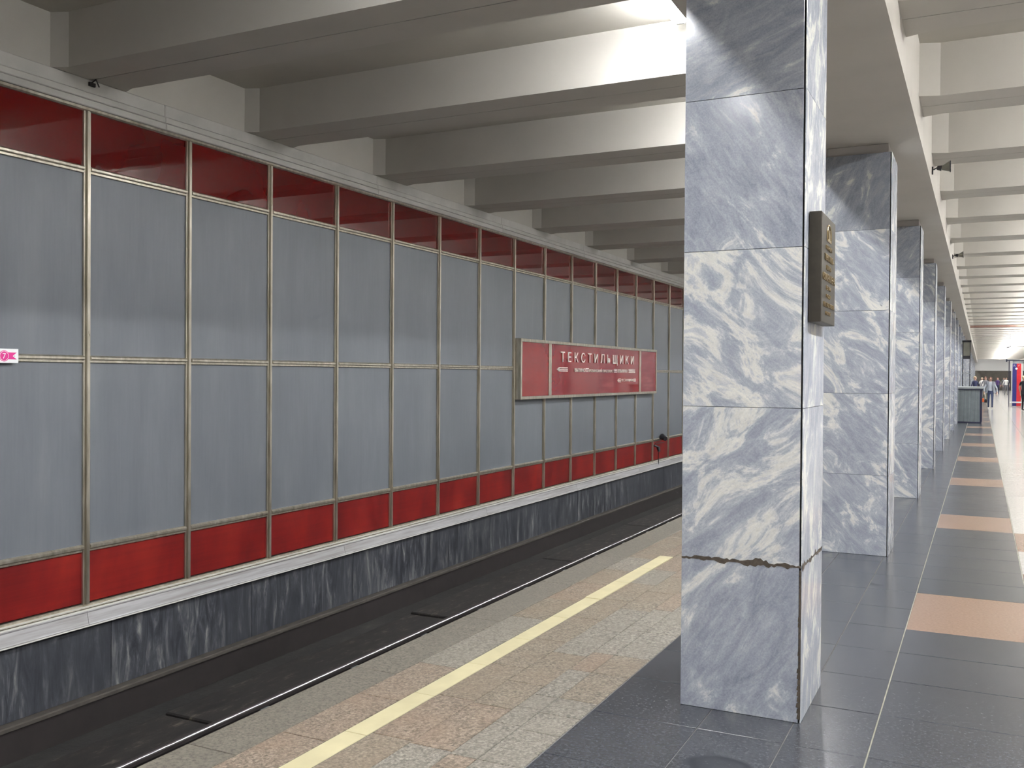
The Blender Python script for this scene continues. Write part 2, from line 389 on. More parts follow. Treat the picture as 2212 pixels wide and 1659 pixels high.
for x, lab in ((-5.25,'far steel running rail next to the wall'),(-3.71,'near steel running rail under the platform lip')):
    r = link('running_rail', G().sweep(rail_prof(x), Y0, Y1).mesh('running_rail', ['rust_and_shade'])); r.parent = None
    tag(r, lab, 'rail')
    h = link('rail_head', G().sweep([(x+.008,-1.111),(x+.032,-1.111),(x+.028,-1.107),(x+.010,-1.107)], Y0, Y1).mesh('rail_head', ['rail_steel']), r); h['label'] = 'polished top of the rail'
    for k in range(12):
        g = G().box(x+.013, x+.045, 0, .10, -1.275, -1.16).box(x-.075, x+.075, 0, .10, -1.292, -1.262)
        link('rail_clip', cached(('clip', x), lambda: g.mesh('rail_clip', ['grey_metal'])), r, (0, 6+k*1.24, 0))

# =================================================================== TRACK WALL
wall = link('wall_left', G().box(W-.25, W-.03, Y0, Y1, -1.35, 4.6).mesh('wall_left'), mat='dark_gap')
tag(wall, 'station wall of grey and red panels set in aluminium strips', kind='structure')
ZB, ZRB, ZM, ZRT, ZT = -.313, .143, 1.682, 3.219, 3.693
NM = 34
def mullion():
    g = G(); h0, h1 = ZB, ZT
    pr = [(0,-.033),(.020,-.033),(.020,-.018),(.012,-.018),(.012,-.013),(.036,-.013),(.040,-.010),(.040,.010),(.036,.013),(.012,.013),(.012,.018),(.020,.018),(.020,.033),(0,.033)]
    g.sweep([(W+a, b) for a, b in pr], h0, h1, 'z'); return g.mesh('mullion', ['aluminium'])
MU = mullion()
def crossbar(L, z):
    g = G(); pr = [(0,-.03),(.016,-.03),(.020,-.026),(.020,-.012),(.010,-.012),(.010,-.006),(.030,-.006),(.034,0),(.034,.016),(.026,.024),(.016,.03),(0,.03)]
    g.sweep([(W+a, z+b) for a, b in pr], .033, L-.033); return g.mesh('crossbar', ['aluminium'])
for k in range(-5, NM):
    y, y2 = mull(k), mull(k+1); L = round(y2-y, 2)
    link('mullion', MU, wall, (0, y, 0))
    if k == NM-1: break
    for z in (ZRB, ZM, ZRT):
        if z == ZM and 7 <= k < 13: continue
        link('crossbar', cached(('cb', L, z), lambda: crossbar(L, z)), wall, (0, y, 0))
    for nm, z0, z1, mt in (('red_panel', ZB+.02, ZRB-.02, 'red_enamel'), ('grey_panel', ZRB+.02, ZM-.02, 'grey_panel'),
                           ('grey_panel', ZM+.02, ZRT-.02, 'grey_panel'), ('red_panel', ZRT+.02, ZT, 'red_glass')):
        me = cached((nm, z0, L), lambda: G().bev(W-.012, W+.004, .025, L-.025, z0-.01, z1+.01, .002, 'x', 1).mesh(nm, [mt]))
        o = link(nm, me, wall, (0, y, 0))
        o.rotation_euler = (0, 0, 0)
# far remainder of the wall, joined
g = G()
for k in range(NM-1, 110):
    y = mull(k)
    if y > Y1-1.3: break
    g.cur = 0; g.box(W-.02, W+.004, y, y+1.19, ZB, ZRB); g.box(W-.02, W+.004, y, y+1.19, ZRT, ZT)
    g.cur = 1; g.box(W-.02, W+.004, y, y+1.19, ZRB, ZRT)
    g.cur = 2; g.box(W, W+.03, y-.03, y+.03, ZB, ZT)
    for z in (ZRB, ZM, ZRT): g.box(W, W+.028, y, y+1.19, z-.025, z+.025)
o = link('panel_run', g.mesh('panel_run', ['red_enamel','grey_panel','aluminium']), wall); o['kind'] = 'stuff'
# top frame + stepped cornice boards
g = G().sweep([(W-.01,ZT),(W+.02,ZT),(W+.03,ZT+.01),(W+.03,ZT+.03),(W-.01,ZT+.03)], Y0, Y1)
link('top_frame', g.mesh('top_frame', ['aluminium']), wall)
for a, b, d in ((ZT+.034, ZT+.092, .045), (ZT+.097, ZT+.150, .036), (ZT+.153, 3.955, .022)):
    y = Y0
    while y < Y1-3:
        n = 3.3 if y < 40 else 30; n = min(n, Y1-y)
        me = cached(('cor', a, round(n,2)), lambda: G().bev(W-.03, W+d, .0015, n-.0015, a, b, .006, 'x', 1).mesh('cornice_board', ['cornice_paint']))
        link('cornice_board', me, wall, (0, y, 0)); y += n
# sill: aluminium ledge, painted glint and shade strips, white metal apron
g = G().sweep([(W-.02,ZB),(W-.02,ZB-.045),(W+.045,ZB-.045),(W+.052,ZB-.028),(W+.05,ZB-.020),(W+.02,ZB-.014),(W+.018,ZB)], Y0, Y1)
link('sill_ledge', g.mesh('sill_ledge', ['aluminium']), wall)
y = 1.9
while y < 60:
    me = cached('apron', lambda: G().sweep([(W-.02,-.355),(W+.07,-.355),(W+.082,-.362),(W+.078,-.372),(W+.098,-.455),(W+.104,-.462),(W+.10,-.474),(W-.02,-.474)], .002, 3.448).mesh('sill_apron', ['sill_metal']))
    link('sill_apron', me, wall, (0, y, 0)); y += 3.45
o = link('sill_apron', G().box(W-.02, W+.09, y, Y1, -.474, -.355).box(W-.02, W+.09, Y0, 1.9, -.474, -.355).mesh('sill_apron', ['sill_metal']), wall)
link('groove_shade', G().box(W-.02, W+.060, Y0, Y1, -.358, -.351).mesh('groove_shade', ['dark_gap']), wall)  # dark strip painting the shade of the groove below the ledge
link('sill_glint', G().box(W+.060, W+.074, Y0, Y1, -.356, -.345).mesh('sill_glint', ['light_metal']), wall)  # this and the next two: pale strips painting thin highlights along the sill
link('sill_glint', G().box(W+.09, W+.108, Y0, Y1, -.478, -.470).mesh('sill_glint', ['light_metal']), wall)
link('sill_glint', G().box(W+.044, W+.054, Y0, Y1, -.333, -.325).mesh('sill_glint', ['light_metal']), wall)
# dark marble slabs and the kerb at their foot
y = .5
while y < 60:
    me = cached('dm', lambda: G().bev(W-.03, W+.055, .003, 1.7, -1.05, -.474, .003, 'x', 1).mesh('marble_slab', ['dark_marble']))
    link('marble_slab', me, wall, (0, y, 0)); y += 1.703
link('marble_slab', G().box(W-.03, W+.055, y, Y1, -1.05, -.474).box(W-.03, W+.055, Y0, .5, -1.05, -.474).mesh('marble_slab', ['dark_marble']), wall)
link('kerb', G().sweep([(W-.03,-1.05),(W+.13,-1.05),(W+.14,-1.06),(W+.14,-1.085),(W-.03,-1.085)], Y0, Y1).mesh('kerb', ['kerb_stone']), wall)
link('kerb_base', G().box(W-.03, W+.12, Y0, Y1, -1.35, -1.085).mesh('kerb_base', ['rust_and_shade']), wall)
link('upper_wall', G().box(W-.25, W, Y0, Y1, 3.955, SLAB_Z+.01).mesh('upper_wall', ['ceiling_paint']), wall)

# =================================================================== CEILING
ceil = link('ceiling', G().box(W-.25, 5.5, Y0, Y1, SLAB_Z, SLAB_Z+.2).mesh('ceiling'), mat='ceiling_paint')
tag(ceil, 'off-white slab ceiling carried on cross beams', kind='structure')
def beam_mesh(x0, x1, z, wide, narrow, mat='beam_paint', h=.16):
    g = G(); d = (wide-narrow)/2; c = wide/2; e = .004
    zt = SLAB_Z+.02
    g.prism([(x0,0),(x0+h,d),(x1-h,d),(x1,0),(x1,c-e),(x0,c-e)], z, zt)
    g.prism([(x0,wide),(x0,c+e),(x1,c+e),(x1,wide),(x1-h,wide-d),(x0+h,wide-d)], z, zt)
    g.box(x0, x1, c-e, c+e, z+.03, zt); return g.mesh('beam', [mat])
BM = beam_mesh(W-.02, SOFF_L+.02, 3.955, .745, .615)
for i in range(-5, 60):
    y = bay_beam(i)
    if Y0 < y < Y1-1: link('beam', BM, ceil, (0, y, 0))
HB = beam_mesh(SOFF_R-.02, 4.474, 3.943, .727, .60, h=.18)
HBB = beam_mesh(SOFF_R-.02, 4.474, 3.943, .727, .60, 'brown_paint', h=.18)
for i in range(-5, 60):
    y = hall_beam(i)
    if y < Y1-6:
        o = link('beam', HBB if i == 19 else HB, ceil, (0, y, 0))
        if i == 19: o['label'] = 'dark brown ceiling beam'
lb = link('trim_1', G().box(SOFF_L, SOFF_R, Y0, Y1, SOFF_Z, SLAB_Z+.02).mesh('long_beam', ['beam_paint']))
tag(lb, 'long downstand beam resting on the row of marble columns', kind='structure')
lb2 = link('trim_2', G().box(4.454, 5.5, Y0, Y1, SOFF_Z, SLAB_Z+.02).mesh('long_beam', ['beam_paint']))
tag(lb2, 'opposite long downstand beam right of the concourse', kind='structure')
# end and side walls
ew = link('wall_end_passage', G().box(W-.2, 5.5, Y1-.1, Y1+.1, -1.4, 2.55).mesh('wall_end_passage', ['end_passage_dark']))  # dark sheet painting the dim passage below the white end wall
tag(ew, 'dark brown sheet in place of the shaded passage at the far end of the hall', kind='structure')
link('upper_wall', G().box(W-.2, 5.5, Y1-.14, Y1+.1, 2.55, 4.5).mesh('upper_wall', ['end_wall_white']), ew)['label'] = 'white band above the dark passage sheet'
wb = link('wall_behind', G().box(W-.2, 5.5, Y0-.1, Y0, -1.4, 4.6).mesh('wall_behind', ['right_wall'])); tag(wb, 'plain station wall behind the camera', kind='structure')
wr = link('wall_right', G().box(5.5, 5.6, Y0, Y1, -.1, 4.6).mesh('wall_right', ['right_wall'])); tag(wr, 'plain wall beyond the right side of the concourse', kind='structure')

# =================================================================== COLUMNS
CX0, CX1, CY, CD = -1.282, -.721, 4.442, .603
JZ = [0, .711, 1.434, 2.169, 2.885, 3.559]
ordn = ['nearest','second','third','fourth','fifth','sixth','seventh','eighth','ninth','tenth','eleventh','twelfth']
def slab_mesh(wd, hd, th=.02):
    return cached(('slab', wd, round(hd,4), th), lambda: G().bev(0, wd, 0, th, .001, hd-.001, .0012, 'y', -1).mesh('marble_slab', ['marble']))
FRONT = [(.32,.45,1.0), (.22,.8,1.0), (.78,1.0,1.02), (.68,.45,1.0), (.12,.30,.85)]   # bottom to top: vein direction, white, brightness (top one lowered as beam shade)
CW = CX1-CX0
for k in range(30):
    y = CY+4.5*k
    t = empty('marble_column', (CX0, y, 0))
    if k == 0: lab = 'nearest column of pale grey veined marble with a bronze plaque on its side'
    elif k < 12: lab = ordn[k]+' grey marble column from the camera along the platform'
    else: lab = 'distant grey marble column at the far end of the row'
    tag(t, lab, 'column', 'square marble columns along the platform')
    link('core', cached('core', lambda: G().box(.006, CW-.004, .018, CD-.004, .002, 3.559).mesh('core', ['dark_gap'])), t)
    link('collar', cached('collar', lambda: G().bev(.012, CW-.03, .03, CD-.02, 3.559, SOFF_Z, .004, 'y', -1).mesh('collar', ['soffit_paint'])), t)['label'] = 'plain painted collar under the beam'
    for j in range(5):
        h = JZ[j+1]-JZ[j]
        for face in range(4):
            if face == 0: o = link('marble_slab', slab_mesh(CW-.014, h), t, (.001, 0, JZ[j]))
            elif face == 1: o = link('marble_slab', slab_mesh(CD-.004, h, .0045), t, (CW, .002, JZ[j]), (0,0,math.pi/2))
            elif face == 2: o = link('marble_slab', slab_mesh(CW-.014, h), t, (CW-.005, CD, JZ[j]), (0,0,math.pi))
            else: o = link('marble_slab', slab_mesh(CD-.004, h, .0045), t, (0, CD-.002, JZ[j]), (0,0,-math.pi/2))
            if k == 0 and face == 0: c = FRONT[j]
            elif face in (1, 3): c = (.46+random.uniform(-.03,.05), random.uniform(.5,.85), 1.22)  # side faces lightened in colour to imitate grazing reflections of the hall
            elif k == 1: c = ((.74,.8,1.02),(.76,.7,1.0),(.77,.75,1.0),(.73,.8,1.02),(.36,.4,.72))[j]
            else: c = (random.choice((.25,.72,.76,.7)), random.uniform(.4,.8), 1.0 if j < 4 else .75)  # top slabs of all columns darkened: painted shade under the long beam
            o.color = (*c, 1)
    if k == 0:
        # broken, crumbled joint round the column just above knee height
        def jag(L, seed):
            rn = random.Random(seed); g = G(); n = 46; up = []; lo = []
            a = b = 0
            for i in range(n+1):
                u = L*i/n; a = .6*a+rn.uniform(-.006,.009); b = .6*b+rn.uniform(-.006,.008)
                big = 1.5 if (i/n > .62 and i/n < .8) or i/n < .12 else 1
                up.append((u, .003+max(0, a)*big)); lo.append((u, -.003-max(0, b)*big))
            for i in range(n):
                g.poly([(lo[i][0],0,lo[i][1]),(lo[i+1][0],0,lo[i+1][1]),(up[i+1][0],0,up[i+1][1]),(up[i][0],0,up[i][1])])
                g.poly([(up[i][0],0,up[i][1]),(up[i+1][0],0,up[i+1][1]),(up[i+1][0],.006,up[i+1][1]),(up[i][0],.006,up[i][1])])
            return g.mesh('broken_joint', ['chipped_mortar'])
        o = link('broken_joint', jag(CW-.004, 3), t, (.001, -.0012, JZ[1])); o['label'] = 'crumbling brown mortar joint'
        o = link('broken_joint', jag(CD, 5), t, (CW+.0012, 0, JZ[1]), (0,0,math.pi/2)); o['label'] = 'crumbling brown mortar joint'
        rn = random.Random(11); g = G()
        for i in range(26):       # chips along the lower right corner
            z = .02+.68*i/26; r_ = rn.choice((0,0,.001,.004)) if z > .24 else rn.uniform(.002,.011)
            g.poly([(CW-.012-r_, -.0012, z), (CW-.002, -.0012, z-.004), (CW-.002, -.0012, z+.026), (CW-.012-r_*.6, -.0012, z+.02)])
        link('chipped_edge', g.mesh('chipped_edge', ['chipped_mortar']), t)['label'] = 'chipped corner showing brown mortar'

# =================================================================== BRONZE PLAQUE
px = CX1+.004
pq = empty('bronze_plaque', (px, 4.53, 1.832)); tag(pq, 'dark bronze memorial plaque fixed to the side of the nearest marble column', 'plaque')
link('plate', G().bev(0, .056, 0, .442, 0, .508, .003, 'x', 1).mesh('plate', ['bronze']), pq)
rows = [('СТАНЦИЯ',.12,.30,.345,.024),('ТЕКСТИЛЬ-',.08,.37,.295,.030),('ЩИКИ',.14,.28,.250,.024),('СООРУЖЕНА',.03,.41,.198,.036),
        ('В 1966',.14,.28,.158,.020),('ГОДУ',.14,.27,.118,.020),('МЕТРОСТРОЕМ',.06,.38,.076,.022),('МОСКВЫ',.12,.27,.040,.016)]
for s_, a, b, z, h in rows:
    link('lettering', text_mesh(s_, b-a, h, .005, 'gold_relief'), pq, (.056, a, z), FACE_X)
g = G(); pts = []
for i in range(21):
    t_ = math.pi*i/20; pts.append((.215+.062*math.cos(t_), .425+.045*math.sin(t_)))
out = [(.277,.392)]+pts+[(.153,.392)]
for (a, b), (c, d) in zip(out, out[1:]+out[:1]): g.tube((.058,a,b),(.058,c,d),.0035,n=6)
for a, z0, z1 in ((.195,.40,.43),(.205,.40,.445),(.215,.40,.458),(.225,.40,.445),(.235,.40,.43)): g.box(.056,.061,a-.004,a+.004,z0,z1)
g.box(.056,.061,.165,.265,.392,.400)
link('emblem', g.mesh('emblem', ['gold_relief']), pq)['label'] = 'golden arched relief emblem'

# =================================================================== STATION NAME SIGN
SX = W+.13; s0, s1 = 13.28, 20.16; z0, z1 = 1.192, 2.148
sg = empty('station_sign', (W, s0, z0)); tag(sg, 'long red station name sign box mounted on the grey panelled wall', 'sign')
L = s1-s0; Hh = z1-z0
link('box', G().box(.036,.112,.01,L-.01,.01,Hh-.01).mesh('box', ['aluminium']), sg)
g = G()
g.bev(.02,.134,0,L,Hh-.05,Hh,.004,'x',1).bev(.02,.134,0,L,0,.05,.004,'x',1).bev(.02,.134,0,.045,.05,Hh-.05,.004,'x',1).bev(.02,.134,L-.045,L,.05,Hh-.05,.004,'x',1)
link('frame', g.mesh('frame', ['aluminium']), sg)
d1, d2 = 14.40-s0, 19.03-s0
for d in (d1, d2):
    for e in (-.028, .028): link('divider', cached('dv', lambda: G().bev(.1,.136,-.022,.022,.05,Hh-.05,.004,'x',1).mesh('divider', ['aluminium'])), sg, (0, d+e, 0))
for a, b in ((.045,d1-.05),(d1+.05,d2-.05),(d2+.05,L-.045)):
    link('red_panel', G().bev(.09,.122,a,b,.05,Hh-.05,.001,'x',1).mesh('red_panel', ['sign_red']), sg)
def sign_text(s_, ya, yb, za, zb, dep=.014):
    o = link('lettering', text_mesh(s_, yb-ya, zb-za, dep, 'letter_metal', 1.75 if dep > .012 else 1.0), sg, (.124, ya-s0, za-z0), FACE_X); o['label'] = 'raised silver letters reading '+s_
sign_text('ТЕКСТИЛЬЩИКИ', 14.83, 18.60, 1.772, 1.982, .016)
sign_text('ВЫХИНО', 15.46, 15.95, 1.636, 1.704, .010)
sign_text('РЯЗАНСКИЙ ПРОСПЕКТ', 16.15, 17.42, 1.636, 1.704, .010)
sign_text('КУЗЬМИНКИ', 17.66, 18.23, 1.636, 1.704, .010)
sign_text('К СТАНЦИЯМ', 17.90, 18.60, 1.452, 1.514, .010)
def bars(ya, yb, za, zb, arrow=0.):
    g = G(); st = (zb-za)/5
    for j in range(3):
        o_ = arrow if j != 1 else 0
        g.box(.122,.134, ya-s0+o_, yb-s0, za-z0+2*j*st, za-z0+(2*j+1)*st)
    if arrow:
        g.box(.122,.134, ya-s0+arrow*.5, ya-s0+arrow*1.2, za-z0+st, zb-z0-st)
    link('bars', g.mesh('bars', ['letter_metal']), sg)['label'] = 'three raised silver bars' + (' forming an arrow' if arrow else '')
bars(14.69, 15.14, 1.643, 1.713, .07); bars(15.97, 16.12, 1.638, 1.708); bars(17.47, 17.62, 1.638, 1.706); bars(18.30, 18.70, 1.638, 1.710)
bars(17.66, 17.84, 1.448, 1.518, .04); bars(18.63, 18.74, 1.452, 1.518)

# =================================================================== NUMBER PLATE 7
np_ = empty('number_plate', (W+.045, 4.30, 1.640)); tag(np_, 'small white plate with pink ribbon and number 7 on the grey wall panels', 'sign')
link('plate', G().bev(0,.008,0,.452,0,.107,.001,'x',1).mesh('plate', ['white_enamel']), np_)
for yy in (.03,.42): link('screw', G().tube((.008,yy,.053),(.010,yy,.053),.0025,n=8).mesh('screw', ['black_metal']), np_)
g = G()
g.poly([(.0088,.05,.028),(.0088,.437,.028),(.0088,.405,.053),(.0088,.437,.080),(.0088,.05,.080),(.0088,.08,.053)])
link('ribbon', g.mesh('ribbon', ['magenta']), np_)
g = G(); c0 = (.335, .053)
g = G(); g.tube((.0088,*c0),(.0095,*c0),.041,n=28); link('ring', g.mesh('ring', ['magenta']), np_)
g = G(); g.tube((.0095,*c0),(.0100,*c0),.036,n=28); link('ring', g.mesh('ring', ['white_enamel']), np_)
g = G(); g.tube((.0100,*c0),(.0105,*c0),.033,n=28); link('ring', g.mesh('ring', ['magenta']), np_)
link('numeral', text_mesh('7', .026, .040, .0006, 'white_enamel'), np_, (.0106, c0[0]-.013, c0[1]-.020), FACE_X)

# =================================================================== SMALL FIXTURES
def horn(y, x, lab):
    t = empty('horn_loudspeaker', (x, y, 3.78)); t.scale = (.6,.6,.6); tag(t, lab, 'loudspeaker', 'horn loudspeakers on the concourse beam')
    link('bracket', G().box(-.085,-.06,-.03,.03,-.08,.05).tube((-.06,0,0),(.0,0,.03),.012).mesh('bracket', ['black_metal']), t)
    g = G(); g.tube((.0,0,.03),(.075,0,.015),.036,.05,12); link('driver', g.mesh('driver', ['black_metal']), t)
    g = G(); g.tube((.075,0,.015),(.21,-.01,.035),.035,.095,16,False); link('horn_flare', g.mesh('horn_flare', ['horn_olive']), t)
    g = G()
    for i in range(16):
        a = 2*math.pi*i/16; b = 2*math.pi*(i+1)/16
        g.tube((.212,-.01+.096*math.cos(a),.035+.096*math.sin(a)),(.212,-.01+.096*math.cos(b),.035+.096*math.sin(b)),.008,n=5)
    link('rim', g.mesh('rim', ['black_metal']), t)
horn(11.0, SOFF_R+.052, 'small grey horn loudspeaker on the concourse beam, nearest of the two')
horn(18.95, SOFF_R+.052, 'farther small dark horn loudspeaker on the concourse beam')
t = empty('wall_fixture', (W+.03, 20.75, .17)); tag(t, 'small black spot fixture with hanging cable on the lower red panels below the sign', 'fixture')
link('housing', G().tube((.04,.03,.03),(.15,-.05,-.01),.075,.05,12).tube((.0,-.02,.06),(.07,.0,.03),.02,n=8).mesh('housing', ['black_metal']), t)
link('bracket', G().tube((.0,-.42,-.14),(.07,-.34,-.18),.02,n=8).tube((.07,-.34,-.18),(.10,-.36,-.28),.045,.03,10).tube((.02,-.38,-.10),(.10,-.02,-.10),.008,n=6).mesh('bracket', ['black_metal']), t)
link('cable', G().tube((.08,-.30,-.20),(.05,-.25,-.35),.009,n=6).tube((.05,-.25,-.35),(.05,-.25,-.62),.009,n=6).mesh('cable', ['black_metal']), t)
t = empty('cornice_hook', (W+.03, 5.42, 3.93)); tag(t, 'tiny rusty hook on the wall cornice under the nearest full beam end', 'hook')
link('plate', G().box(-.005,.012,-.03,.03,-.03,0).mesh('plate', ['rust_and_shade']), t)
link('hook', G().tube((0,0,0),(.05,0,.02),.006,n=6).tube((.05,0,.02),(.04,.04,-.03),.005,n=6).mesh('hook', ['rust_and_shade']), t)

# =================================================================== LAMPS
def lamp_mesh(L, tube_mat):
    body = G(); body.bev(-L/2-.04, L/2+.04, -.06, .06, -.05, .0, .01, 'z', -1)
    body.box(-L/2-.03,-L/2,-.03,.03,-.10,-.05).box(L/2,L/2+.03,-.03,.03,-.10,-.05)
    tb = G()
    for yy in (-.032,.032): tb.tube((-L/2, yy, -.082),(L/2, yy, -.082),.019,n=8)
    return body.mesh('housing', ['lamp_body']), tb.mesh('tube', [tube_mat])
bl = lamp_mesh(1.2, 'bay_tube'); hl = lamp_mesh(1.25, 'hall_tube')
for i in range(-5, 58):
    y = (bay_beam(i)+.745+bay_beam(i+1))/2
    if not Y0+.3 < y < Y1-1: continue
    t = empty('fluorescent_lamp', (-2.10, y, SLAB_Z), math.pi/2); tag(t, 'twin tube fluorescent lamp between ceiling beams over the platform edge', 'lamp', 'fluorescent lamps over the platform edge')
    link('housing', bl[0], t); link('tube', bl[1], t)
for i in range(-5, 58):
    y = (hall_beam(i)+.727+hall_beam(i+1))/2
    if not Y0+.3 < y < Y1-1: continue
    t = empty('fluorescent_lamp', (1.98, y, SLAB_Z), math.pi/2); tag(t, 'twin tube fluorescent lamp between ceiling beams over the middle of the concourse', 'lamp', 'fluorescent lamps over the concourse')
    link('housing', hl[0], t); link('tube', hl[1], t)

# =================================================================== COUNTER, BOOTH, STAND
t = empty('counter', (-.84, 36.9, 0)); tag(t, 'low grey ribbed counter with dark edges beside the columns', 'counter')
link('body', G().box(.02,.84,.02,3.2,.04,1.18).mesh('body', ['black_metal']), t)
g = G()
for k in range(20): g.box(.03+k*.039,.061+k*.039,0,.02,.05,1.17)
link('ribbed_front', g.mesh('ribbed_front', ['kiosk_rib']), t)
link('plinth', G().box(0,.86,-.01,3.22,0,.05).mesh('plinth', ['navy_metal']), t)
link('corner_post', G().box(.80,.875,-.015,.06,.05,1.18).box(.84,.87,.06,3.2,.05,1.18).mesh('corner_post', ['navy_metal']), t)
link('counter_top', G().bev(-.02,.93,-.06,3.25,1.20,1.26,.01).mesh('counter_top', ['grey_metal']), t)
link('edge_strip', G().box(-.01,.91,-.05,3.24,1.165,1.20).mesh('edge_strip', ['navy_metal']), t)
t = empty('booth_frame', (-.72, 44.6, 0)); tag(t, 'narrow dark metal booth frame with vertical bars behind the low counter', 'booth')
link('post', G().box(0,.03,0,.03,0,3.15).mesh('post', ['black_metal']), t)
link('post', G().box(.27,.30,0,.03,0,3.15).mesh('post', ['black_metal']), t)
link('top_bar', G().box(-.02,.33,0,.05,3.09,3.17).mesh('top_bar', ['black_metal']), t)
link('middle_bar', G().box(0,.30,-.01,.04,2.38,2.52).mesh('middle_bar', ['black_metal']), t)
link('panel', G().box(.03,.27,.01,.03,2.52,3.09).mesh('panel', ['horn_olive']), t)
for k in range(3): link('bar', cached('bb', lambda: G().box(0,.015,0,.02,1.3,2.4).mesh('bar', ['grey_metal'])), t, (.075+.06*k,0,0))
link('lower_bar', G().box(0,.30,0,.03,1.75,1.80).mesh('lower_bar', ['grey_metal']), t)
t = empty('notice_stand', (1.37, 60, 0)); tag(t, 'metal notice stand holding tall dark blue and red posters in the concourse', 'stand')
link('post', G().box(0,.045,0,.05,0,2.56).mesh('post', ['navy_metal']), t)
link('post', G().box(.135,.185,0,.05,0,2.50).mesh('post', ['light_metal']), t)
link('post', G().box(1.02,1.07,0,.05,0,2.50).mesh('post', ['light_metal']), t)
link('top_rail', G().box(-.12,1.30,-.01,.06,2.55,2.60).box(-.14,-.07,-.02,.07,2.50,2.64).mesh('top_rail', ['navy_metal']), t)
link('header', G().box(.19,.72,.01,.04,2.40,2.55).mesh('header', ['grey_metal']), t)
link('cross_rail', G().box(.06,1.07,-.03,.0,.20,.28).mesh('cross_rail', ['white_enamel']), t)
link('blue_poster', G().box(.19,.40,.0,.04,.02,2.40).mesh('blue_poster', ['banner_blue']), t)
link('red_poster', G().box(.40,.62,.0,.04,.02,2.40).mesh('red_poster', ['banner_red']), t)
link('yellow_poster', G().box(.62,.70,.0,.04,.30,2.40).mesh('yellow_poster', ['light_metal']), t)
link('white_disc', G().tube((.385,-.003,2.12),(.385,-.012,2.12),.06,n=20).mesh('white_disc', ['white_enamel']), t)
g = G()
for a, z in ((.24,2.30),(.28,2.30),(.24,2.24),(.30,2.24),(.47,2.26),(.50,2.30)): g.box(a,a+.035,-.006,0,z,z+.03)
link('caption', g.mesh('caption', ['light_metal']), t)
t = empty('hanging_rail', (1.22, 58, 3.28)); tag(t, 'thin dark rail hung from the ceiling above the notice stand', 'rail')
link('bar', G().tube((0,0,-.04),(.12,0,-.02),.035,n=8).tube((.10,0,0),(1.7,0,.02),.013,n=8).mesh('bar', ['black_metal']), t)
link('hanger', G().tube((.16,0,.01),(.16,0,1.10),.006,n=6).tube((.16,0,.01),(.16,0,.06),.03,.01,8).mesh('hanger', ['black_metal']), t)
link('hanger', G().tube((1.55,0,.01),(1.55,0,1.10),.006,n=6).tube((1.55,0,.01),(1.55,0,.06),.03,.01,8).mesh('hanger', ['black_metal']), t)

